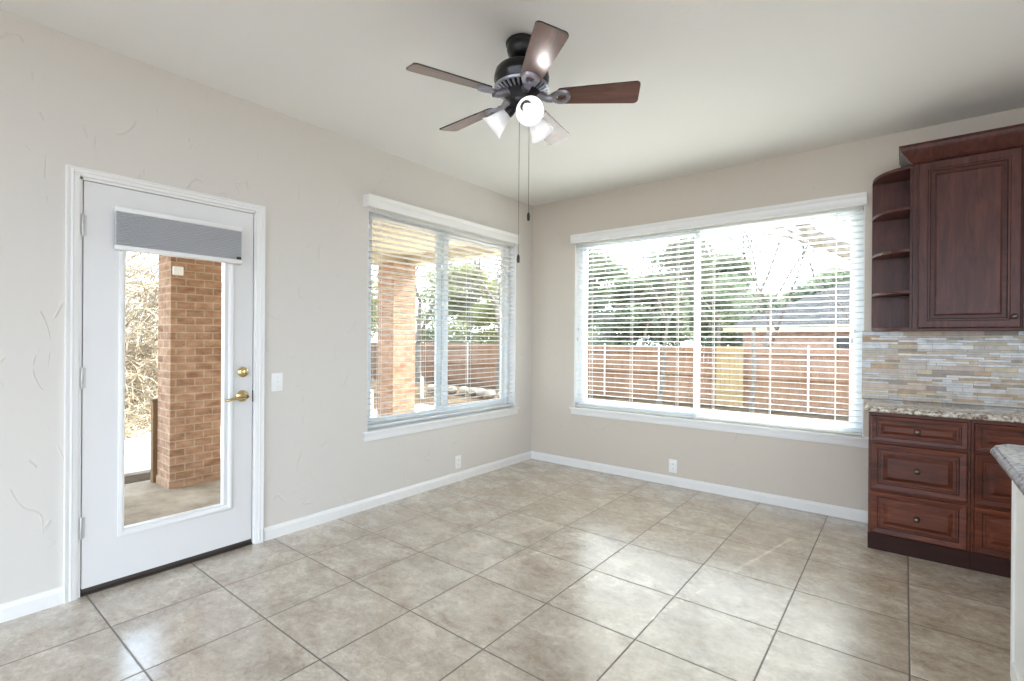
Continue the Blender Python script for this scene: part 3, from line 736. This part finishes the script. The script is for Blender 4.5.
def counter(name, pts, z0, z1, mat, label):
    root = bmesh.new(); n = len(pts)
    # eased ogee edge by stacked inset rings
    cx = sum(p[0] for p in pts) / n; cy = sum(p[1] for p in pts) / n
    def inset(d):
        out = []
        for i in range(n):
            p0, p1, p2 = (Vector(pts[(i + j) % n]) for j in (-1, 0, 1))
            e1 = (p1 - p0).normalized(); e2 = (p2 - p1).normalized(); n1 = Vector((-e1.y, e1.x)); n2 = Vector((-e2.y, e2.x))
            b = (n1 + n2); b = b / max(b.length_squared, 1e-6) * 2
            out.append(p1 + b * d * 0.5 * 1.0 if False else p1 + (n1 + n2) / (1 + n1.dot(n2)) * d)
        return out
    H = z1 - z0; rings = []
    for d, f in ((0.012, 0.0), (0.006, 0.06), (0.0, 0.25), (0.0, 0.50), (0.005, 0.70), (0.010, 0.78), (0.013, 0.95), (0.017, 1.0)):
        rings.append([root.verts.new((q.x, q.y, z0 + H * f)) for q in inset(d)])
    for a, b in zip(rings, rings[1:]):
        for k in range(n): root.faces.new((a[k], a[(k + 1) % n], b[(k + 1) % n], b[k]))
    root.faces.new(rings[-1]); root.faces.new(list(reversed(rings[0])))
    return tag(obj(name, root, mat, smooth=30), label, 'countertop')
counter('countertop', [(2.958, -0.004), (2.948, -0.535), (2.970, -0.560), (3.915, -0.560), (3.915, -0.004)], 0.846, 0.880, 'granite', 'speckled beige granite countertop on the cherry base cabinets')
bm = bmesh.new(); box(bm, (2.91, -0.006, 0.870), (3.93, -0.0005, 1.352), mi=7)
z = 0.881
while z < 1.348:
    h = random.choice((0.0135, 0.0135, 0.0135, 0.0285)); h = min(h, 1.3485 - z)
    if h < 0.006: break
    x = 2.912 - 0
    while x < 3.928:
        L = random.choice((0.05, 0.08, 0.10, 0.15, 0.15, 0.20)); x2 = min(x + L, 3.928)
        if x2 - x > 0.008:
            dd = random.choice((0.0, 0.001, 0.002))
            box(bm, (x, -0.0065 - dd - 0.002, z), (x2 - 0.0018, -0.0055, z + h), mi=random.choices(range(7), weights=(26, 18, 9, 8, 12, 16, 11))[0])
        x = x2
    z += h + 0.0018
bs = obj('backsplash', bm, 'mos0', mats=['mos%d' % i for i in range(7)] + ['mosg']); tag(bs, 'linear glass and stone mosaic tile backsplash above the granite counter', 'backsplash')

# ------------------------------------------------------------------ wall cabinets
UB, UT, UF = 1.352, 2.395, -0.315
shf = thing('corner_shelf_unit', 'open rounded end shelves in dark cherry wood next to the wall cabinet', 'shelf', (3.08, 0, UB))
sx0, sx1 = 2.962, 3.182
obj('back_panel', B(((sx0, -0.014, UB), (sx1 - 0.014, -0.002, UT - 0.005))), 'cherry_v', shf)
obj('side_panel', B(((sx1 - 0.014, UF + 0.012, UB), (sx1 - 0.001, -0.002, UT - 0.005))), 'cherry_v', shf)
for i, z in enumerate((UB, 1.588, 1.852, 2.118, UT - 0.020)):
    bm = bmesh.new(); n = 18; pts = [(sx1 - 0.014, -0.014)]
    for k in range(n + 1):
        a = PI / 2 * k / n
        pts.append((sx1 - 0.014 - (sx1 - 0.014 - sx0 - 0.001) * math.cos(a), -0.014 - (-UF - 0.03) * math.sin(a)))
    pts_b = pts
    t = 0.018
    A = [bm.verts.new((x, y, z)) for x, y in pts_b]; Bv = [bm.verts.new((x, y, z + t)) for x, y in pts_b]
    bm.faces.new(A); bm.faces.new(Bv)
    for k in range(len(pts_b)): bm.faces.new((A[k], A[(k + 1) % len(pts_b)], Bv[(k + 1) % len(pts_b)], Bv[k]))
    obj('shelf', bm, 'cherry_v', shf)
US = [(0.0, 0.0), (0.0, 0.014), (0.006, 0.020), (0.010, 0.019), (0.044, 0.019), (0.048, 0.016), (0.056, 0.016), (0.060, 0.010), (0.078, 0.010), (0.088, 0.016), (0.092, 0.016)]
def wall_cabinet(x0, x1, label, knob_right=True):
    root = thing('wall_cabinet', label, 'cabinet', ((x0 + x1) / 2, -0.15, UB), 'cherry wall cabinets')
    obj('carcass', B(((x0, UF, UB), (x1, -0.002, UT)), bev=0.001), 'cherry_v', root)
    bm = bmesh.new(); panel_rings(bm, x0 + 0.026, x1 - 0.006, UB + 0.010, UT - 0.010, UF, US, mi=(4, 6, 7))
    d = obj('door', bm, 'cherry_v', root, mats=['cherry_v', 'glaze'])
    knob(x1 - 0.036, UF - 0.018, UB + 0.075, d)
wall_cabinet(3.182, 3.668, 'cherry wall cabinet with raised panel door beside the open rounded shelves')
wall_cabinet(3.670, 4.150, 'cherry wall cabinet cut off by the right edge of the photo')
cr = thing('crown_molding', 'dark cherry crown molding along the top of the wall cabinets', 'molding', (3.6, UF, UT))
CP = [(0.0, 2.390), (0.004, 2.394), (0.010, 2.398), (0.016, 2.406), (0.026, 2.418), (0.044, 2.444), (0.060, 2.462), (0.066, 2.478), (0.066, 2.490), (0.072, 2.492), (0.072, 2.500)]
bm = bmesh.new(); xe = 3.182; yb = -0.002; x2 = 4.152
pa = []
for o_, z in CP: pa.append([bm.verts.new((xe - o_, yb, z)), bm.verts.new((xe - o_, UF - o_, z)), bm.verts.new((x2, UF - o_, z))])
for i in range(len(pa) - 1):
    for j in range(2):
        f = bm.faces.new((pa[i][j], pa[i][j + 1], pa[i + 1][j + 1], pa[i + 1][j])); f.material_index = 1 if j == 0 else 0
bm.faces.new([pa[-1][0], pa[-1][1], pa[-1][2], bm.verts.new((x2, yb, CP[-1][1]))])
obj('molding_face', bm, 'cherry_v', cr, mats=['cherry_v', 'grey'], smooth=30)
obj('mounting_rail', B(((xe, UF + 0.002, UT), (x2, UF + 0.02, 2.495)), ((xe, UF, UT), (xe + 0.012, -0.004, 2.495))), 'toe', cr)

# ------------------------------------------------------------------ island
isl = thing('kitchen_island', 'white painted kitchen island base at the right edge of the photo', 'island', (3.95, -2.6, 0))
bm = B(((3.478, -3.60, 0.0), (4.45, -1.650, 0.845)), bev=0.001); obj('island_body', bm, 'island', isl)
obj('corner_trim', B(((3.470, -1.672, 0.0), (3.490, -1.640, 0.845)), bev=0.002), 'island', isl)
obj('base_trim', B(((3.468, -3.60, 0.0), (3.4785, -1.672, 0.075)), bev=0.003), 'island', isl)
counter('island_countertop', [(3.405, -3.65), (4.50, -3.65), (4.50, -1.612), (3.450, -1.612), (3.405, -1.690)], 0.846, 0.886, 'granite2', 'grey and white granite island top with a clipped corner, cut off at right')

# ------------------------------------------------------------------ outdoors: ground, porch
bm = bmesh.new(); gv = []
GYS = [-22, -8, 0, 4, 6.5, 9, 11.5, 14, 20, 30, 45]; GZS = [-.2, -.2, -.2, -.2, -.26, -.5, -.8, -.92, -.95, -.95, -.95]
for gy, gz in zip(GYS, GZS): gv.append([bm.verts.new((gx, gy, gz)) for gx in (-40, -20, -10, 0, 10, 30)])
for r0, r1 in zip(gv, gv[1:]):
    for k in range(5): bm.faces.new((r0[k], r0[k + 1], r1[k + 1], r1[k]))
ge = bmesh.ops.extrude_face_region(bm, geom=bm.faces[:]); bmesh.ops.translate(bm, verts=[v for v in ge['geom'] if isinstance(v, bmesh.types.BMVert)], vec=(0, 0, -0.8))
struct('ground', bm, 'ground', 'dry brown sloping ground of the back yard', smooth=40)
struct('patio_slab', B(((-2.62, -6.2, -0.20), (-T, 0.45, -0.12))), 'patio', 'grey concrete patio slab')
struct('patio_slab_back', B(((-5.2, 0.46, -0.20), (7, 2.9, -0.14)), ((-4.0, 2.9, -0.20), (7, 6.0, -0.14))), 'pale', 'pale concrete slab behind the back wall')
struct('driveway', B(((-7.2, -16, -0.20), (-3.3, -0.9, -0.17))), 'pale', 'pale concrete outside beyond the patio')
pr = sthing('porch_roof', (-1.3, -3, 2.3), 'pale porch roof soffit over the patio')
obj('soffit', B(((-2.55, -6.2, 2.42), (-T, 0.35, 2.46))), 'soffit', pr)
obj('beam', B(((-2.55, -6.2, 2.30), (-2.30, 0.35, 2.42)), ((-2.55, 0.15, 2.30), (-T, 0.35, 2.42))), 'soffit', pr)
obj('roof_deck', B(((-2.95, -6.3, 2.46), (-T, 0.55, 2.60))), 'shingle', pr)
def column(x0, x1, y0, y1, label):
    root = thing('brick_column', label, 'column', ((x0 + x1) / 2, (y0 + y1) / 2, -0.12), 'brick porch columns')
    obj('brick_shaft', B(((x0, y0, -0.12), (x1, y1, 2.30))), 'brick', root)
    obj('base_course', B(((x0 - 0.008, y0 - 0.008, -0.12), (x1 + 0.008, y1 + 0.008, -0.05)), bev=0.002), 'brick', root)
    obj('top_course', B(((x0 - 0.012, y0 - 0.012, 2.10), (x1 + 0.012, y1 + 0.012, 2.17)), bev=0.002), 'brick', root)
column(-2.47, -2.13, -2.70, -2.27, 'brick porch column seen through the glass door')
column(-2.53, -2.19, -0.13, 0.25, 'brick porch column seen through the blind of the left window')
bm = B(((-2.13, -2.690, 1.848), (-2.105, -2.606, 1.928)), bev=0.006); se = tag(obj('sensor_box', bm, 'plastic', smooth=40), 'small white square box mounted high on the brick column outside the door', 'sensor')
pp = thing('wooden_post', 'weathered brown wooden post just left of the brick column outside the door', 'post', (-2.51, -2.70, -0.2))
obj('post_shaft', B(((-2.545, -2.735, -0.2), (-2.475, -2.665, 0.66)), bev=0.006), 'oldpost', pp)
obj('post_cap', B(((-2.552, -2.742, 0.66), (-2.468, -2.658, 0.68)), bev=0.004), 'oldpost', pp)

# fence along the back of the yard
fe = thing('wood_fence', 'reddish cedar board fence across the back yard', 'fence', (0, 13, -0.9))
bm = bmesh.new(); x = -18.9
while x < 9:
    w_ = 0.145; hh = 1.10 + random.uniform(-0.015, 0.015)
    box(bm, (x, 13.0 + random.uniform(0, 0.01), -0.95), (x + w_ - 0.006, 13.02, hh)); x += w_
obj('fence_board', bm, 'fence', fe)
bm = bmesh.new()
for z in (-0.6, 0.15, 0.9): box(bm, (-18.9, 12.95, z - 0.045), (9, 12.998, z + 0.045))
obj('fence_rail', bm, 'fence', fe)
for x in (-13.2, -11, -8.3, -5.93, -3.77, -1.41, 0.88, 3.2):
    bm = bmesh.new(); lathe(bm, [(0, -0.95), (0.032, -0.95), (0.032, 1.13), (0.026, 1.15), (0, 1.16)], (x, 12.90, 0), n=12); obj('fence_post', bm, 'gpost', fe, smooth=40)
pf = thing('fence_panel', 'pale yellowish board panel leaning against the fence', 'panel', (-1.2, 12.8, -0.85))
bm = bmesh.new()
for k in range(6): box(bm, (-1.75 + k * 0.14, 12.78, -0.85), (-1.75 + k * 0.14 + 0.132, 12.80, 1.12))
obj('panel_boards', bm, 'fence2', pf); [obj('panel_rail', B(((-1.75, 12.76, q), (-0.92, 12.779, q + 0.09))), 'fence2', pf) for q in (0.85, -0.4)]
sf = thing('side_fence', 'reddish board fence along the left side of the yard', 'fence', (-19, 2, -0.4))
bm = bmesh.new(); y = -6.0
while y < 12.9: box(bm, (-19.0, y, -0.95 if y > 8 else -0.5), (-18.98, y + 0.138, 1.1 + random.uniform(-0.015, 0.015))); y += 0.145
obj('fence_board', bm, 'fence', sf); obj('fence_rail', B(((-18.98, -6, 0.25), (-18.93, 12.9, 0.34)), ((-18.98, -6, 0.85), (-18.93, 12.9, 0.94))), 'fence', sf)

# neighbour's house with a hipped shingle roof
nb = thing('neighbor_house', 'neighbouring tan brick house with grey shingle hip roof behind the fence', 'house', (5, 22, -0.5))
obj('brick_wall', B(((-2.3, 18.5, -0.95), (13, 27, 1.72))), 'brick_n', nb)
bm = bmesh.new()
ex0, ex1, ey0, ey1, ez = -2.95, 13.6, 18.0, 27.5, 1.84; rz = 4.3; q = (ey1 - ey0) / 2
v = [bm.verts.new(p) for p in ((ex0, ey0, ez), (ex1, ey0, ez), (ex1, ey1, ez), (ex0, ey1, ez), (ex0 + q, (ey0 + ey1) / 2, rz), (ex1 - q, (ey0 + ey1) / 2, rz))]
for f in ((0, 1, 5, 4), (1, 2, 5), (2, 3, 4, 5), (3, 0, 4), (3, 2, 1, 0)): bm.faces.new([v[i] for i in f])
obj('hip_roof', bm, 'shingle', nb)
obj('fascia', B(((ex0, ey0 - 0.03, ez - 0.16), (ex1, ey0, ez + 0.02)), ((ex0 - 0.03, ey0, ez - 0.16), (ex0, ey1, ez + 0.02))), 'fascia', nb)
obj('soffit', B(((ex0, ey0, ez - 0.16), (ex1, ey1, ez - 0.12))), 'fascia', nb)
for wx in (1.0, 4.4):
    wf = obj('window', B(((wx, 18.46, 0.3), (wx + 1.2, 18.52, 1.5))), 'vinyl', nb)
    obj('pane', B(((wx + 0.06, 18.45, 0.36), (wx + 0.57, 18.47, 1.44)), ((wx + 0.63, 18.45, 0.36), (wx + 1.14, 18.47, 1.44))), 'slot', wf)

# ------------------------------------------------------------------ trees
RK = 0.72
def branch(bm, p, d, length, r, depth, spread=0.55, sides=5, up=0.08):
    n = 4; pts = [Vector(p)]; rad = [r]; dd = Vector(d).normalized()
    for i in range(n):
        dd = (dd + Vector((random.gauss(0, .13), random.gauss(0, .13), random.gauss(0, .10) + up))).normalized()
        pts.append(pts[-1] + dd * length / n); rad.append(r * (1 - 0.42 * (i + 1) / n))
    tube(bm, pts, rad, sides, cap=False)
    if depth <= 0: return [pts[-1]]
    tips = []
    k = random.choice((2, 3, 3))
    for j in range(k):
        i = random.choice((2, 3, 4)) if j else 4
        u, v, _ = frame_of(dd); a = random.uniform(0, 2 * PI); s = random.uniform(0.6, 1.3) * spread
        nd = dd * math.cos(s) + (u * math.cos(a) + v * math.sin(a)) * math.sin(s)
        tips += branch(bm, pts[i], nd, length * random.uniform(0.62, 0.85), rad[i] * RK, depth - 1, spread, max(3, sides - 1), up)
    return tips
def bare_tree(x, y, z, h, r, depth, label, lean=(0, 0, 1), seed=1):
    global RK; RK = 0.79
    random.seed(seed); root = thing('bare_tree', label, 'tree', (x, y, z), 'bare trees in the yard')
    bm = bmesh.new(); branch(bm, (x, y, z), lean, h * 0.34, r, depth, 0.6, 7, 0.05)
    obj('trunk_and_branches', bm, 'bark', root)
def leaf_cloud(bm, c, rx, ry, rz_, n, s):
    for _ in range(n):
        while True:
            q = Vector((random.uniform(-1, 1), random.uniform(-1, 1), random.uniform(-1, 1)))
            if 0.25 < q.length < 1: break
        p = Vector(c) + Vector((q.x * rx, q.y * ry, q.z * rz_))
        u = Vector((random.gauss(0, 1), random.gauss(0, 1), random.gauss(0, 1))).normalized(); v = u.cross(Vector((random.gauss(0, 1), random.gauss(0, 1), random.gauss(0, 1)))).normalized()
        a = s * random.uniform(0.6, 1.3); b = a * 0.55
        m_ = p + u.cross(v) * a * 0.15
        vs = [bm.verts.new(p - u * a), bm.verts.new(m_ + v * b), bm.verts.new(p + u * a), bm.verts.new(m_ - v * b)]
        bm.faces.new(vs)
def leafy_tree_reset():
    global RK; RK = 0.72
def leafy_tree(x, y, z, h, w_, n, mat, label, seed, s=0.10):
    random.seed(seed); root = thing('evergreen_tree', label, 'tree', (x, y, z), 'evergreen trees behind the fence')
    bm = bmesh.new(); branch(bm, (x, y, z), (0, 0, 1), h * 0.30, 0.16, 4, 0.6, 6, 0.12); obj('trunk', bm, 'bark', root)
    bm = bmesh.new(); K = 46
    for k in range(K):
        t = random.random() ** 0.8; zz = z + h * (0.22 + 0.74 * t); wr = w_ * (1.0 - 0.72 * t * t) * math.sqrt(random.random())
        a = random.uniform(0, 2 * PI); q = random.uniform(0.22, 0.40) * w_
        leaf_cloud(bm, (x + math.cos(a) * wr, y + math.sin(a) * wr, zz), q, q, q * 0.55, n // K, s)
    obj('foliage', bm, mat, root)
# through the wide window
leafy_tree(-11.2, 20.5, -0.95, 7.4, 3.1, 22000, 'leaf', 'dark evergreen tree behind the fence, at the far left of the wide window', 11)
leafy_tree(-7.0, 24.5, -0.95, 8.2, 3.4, 22000, 'leaf', 'tall evergreen tree behind the fence, left of the wide window stile', 12)
leafy_tree(-6.2, 17.0, -0.95, 5.4, 2.3, 16000, 'leaf', 'smaller evergreen tree close behind the fence, left of the wide window stile', 15)
leafy_tree(-7.4, 34.0, -0.95, 8.4, 3.6, 22000, 'leaf', 'large evergreen tree rising left of the neighbouring roof', 13, 0.13)
leafy_tree(-0.3, 35.5, -0.95, 7.0, 4.2, 24000, 'leaf', 'evergreen tree rising just above the right side of the neighbouring roof', 14, 0.13)
bare_tree(-2.4, 9.5, -0.6, 7.0, 0.075, 7, 'bare tree inside the fence at the left half of the wide window', seed=21)
bare_tree(-2.6, 15.6, -0.95, 9.0, 0.09, 7, 'tall bare tree behind the fence left of the window stile', seed=22)
bare_tree(1.6, 15.6, -0.95, 9.5, 0.085, 7, 'bare tree behind the fence in front of the neighbouring roof', seed=23)
bare_tree(-8.8, 14.9, -0.95, 10.0, 0.095, 7, 'bare tree behind the fence at the far left of the wide window', seed=24)
bare_tree(-5.0, 14.6, -0.95, 10.5, 0.095, 7, 'bare tree close behind the fence, second from the left in the wide window', seed=25)
bare_tree(-0.9, 15.0, -0.95, 10.5, 0.095, 7, 'bare tree close behind the fence just right of the wide window stile', seed=26)
bare_tree(-7.6, 9.4, -0.55, 8.6, 0.085, 7, 'bare tree inside the fence at the far left of the wide window', seed=27)
bare_tree(0.0, 9.8, -0.6, 8.4, 0.07, 7, 'slender bare tree inside the fence in the right half of the wide window', seed=28)
leafy_tree(-4.4, 30.5, -0.95, 5.2, 3.0, 18000, 'leaf', 'low evergreen tree behind the left end of the neighbouring roof', 16, 0.12)
# thick sunlit limb at the upper right of the wide window
random.seed(5); root = thing('leaning_tree', 'thick sunlit tree limb at the upper right of the wide window', 'tree', (3.9, 5.3, -0.25), None)
bm = bmesh.new()
tube(bm, [(4.3, 5.3, -0.25), (4.15, 5.3, 0.8), (3.65, 5.2, 1.85), (3.1, 5.1, 2.38), (2.62, 5.0, 2.60), (2.25, 5.0, 2.80), (1.95, 5.0, 3.02), (1.74, 5.0, 3.32), (1.60, 5.0, 3.8)], [0.22, 0.20, 0.17, 0.15, 0.13, 0.12, 0.105, 0.085, 0.06], 10)
for (p, d, L, r) in (((2.35, 5.05, 2.68), (-1, 0.2, 0.55), 0.8, 0.035), ((2.02, 5.0, 2.95), (-1, -.2, 0.15), 0.7, 0.03), ((1.85, 5.0, 3.3), (.6, 0.1, 0.9), 0.9, 0.04), ((3.35, 5.25, 1.8), (0.7, 0, 0.9), 1.4, 0.08), ((2.85, 5.15, 2.42), (0.4, 0.3, 1), 1.2, 0.07)):
    branch(bm, p, d, L, r, 4, 0.6, 5, 0.05)
obj('trunk_and_branches', bm, 'bark', root)
# through the left window
leafy_tree(-12.2, 16.2, -0.95, 6.4, 3.0, 18000, 'leaf2', 'olive green tree over the fence seen right of the left window stile', 31)
leafy_tree(-17.6, 17.0, -0.95, 6.6, 3.0, 18000, 'leaf2', 'olive green tree seen between the brick column and the window stile', 32)
leafy_tree(-15.4, 6.6, -0.5, 5.0, 2.9, 16000, 'leaf2', 'low green tree seen left of the brick column in the left window', 33)
bare_tree(-6.2, 6.9, -0.25, 7.6, 0.12, 7, 'bare tree seen in the right half of the left window', seed=41)
bare_tree(-9.8, 6.9, -0.25, 8.2, 0.12, 7, 'bare tree seen just right of the brick column in the left window', seed=42)
bare_tree(-8.2, 10.8, -0.75, 9.0, 0.09, 7, 'bare tree behind the others, by the fence, in the left window', seed=43)
# dry brush outside the door
def brush(x, y, w_, h, n, label, seed, mat='twig'):
    random.seed(seed); root = thing('dry_shrub', label, 'shrub', (x, y, -0.2), 'dry shrubs outside the door')
    bm = bmesh.new()
    for _ in range(n):
        a = random.uniform(0, 2 * PI); q = random.uniform(0, w_)
        p = Vector((x + math.cos(a) * q, y + math.sin(a) * q, -0.2 + (random.uniform(0, h * 0.75) if random.random() < 0.75 else 0)))
        d = Vector((random.gauss(0, .8), random.gauss(0, .8), random.uniform(-0.1, 1.2))).normalized()
        pts = [p]; L = random.uniform(0.4, 1.1)
        for i in range(4):
            d = (d + Vector((random.gauss(0, .28), random.gauss(0, .28), random.gauss(0, .25)))).normalized(); pts.append(pts[-1] + d * L / 4)
        pts = [Vector((v_.x, v_.y, max(v_.z, -0.2))) for v_ in pts]
        r = random.choice((0.004, 0.006, 0.008, 0.014))
        tube(bm, pts, [r, r * .9, r * .8, r * .6, r * .3], 3, cap=False)
    obj('twigs', bm, mat, root)
brush(-6.4, -2.6, 1.2, 3.0, 2200, 'tangled dry shrub nearest the glass door, at the left of its glass', 51)
brush(-7.6, -1.4, 1.5, 3.6, 2200, 'tangled dry shrub behind the brick column as seen through the door', 52)
brush(-9.2, -3.4, 1.8, 4.4, 2600, 'tall dry shrub farthest left behind the others outside the door', 53)
brush(-9.5, 0.9, 1.8, 3.0, 1300, 'dry shrub seen left of the brick column in the left window', 54)
brush(-12.0, -2.0, 2.4, 5.2, 3000, 'tall pale thicket behind the dry shrubs outside the door', 55)
brush(-13.0, 2.6, 2.2, 3.4, 1200, 'pale thicket by the side fence behind the left window', 56)
bare_tree(-10.5, -2.9, -0.2, 7.0, 0.09, 5, 'slender bare tree above the dry shrubs outside the door', seed=57)

# garden stakes and edging stones in the yard behind the left window
for (x, y, zt, lab) in ((-4.66, 1.30, 0.32, 'short cream garden stake at the lower left of the left window'), (-6.2, 3.9, 0.35, 'short cream garden stake left of the left window stile')):
    g_ = thing('garden_stake', lab, 'stake', (x, y, -0.2), 'cream garden stakes')
    bm = bmesh.new(); lathe(bm, [(0, -0.2), (0.045, -0.2), (0.045, zt - 0.03), (0.03, zt), (0, zt + 0.01)], (x, y, 0), n=12); obj('stake_shaft', bm, 'soffit', g_, smooth=40)
random.seed(3)
for k in range(9):
    x = -7.2 + k * 0.36; y = 5.2 + random.uniform(-.12, .12)
    bm = bmesh.new(); bmesh.ops.create_icosphere(bm, subdivisions=2, radius=0.15)
    for v_ in bm.verts: v_.co = Vector((v_.co.x * random.uniform(.95, 1.15), v_.co.y, v_.co.z * 0.8)) + Vector((x, y, -0.10))
    tag(obj('edging_stone', bm, 'patio', smooth=60), 'pale rounded stone in the garden edging row behind the left window', 'stone', 'edging stones in a row')
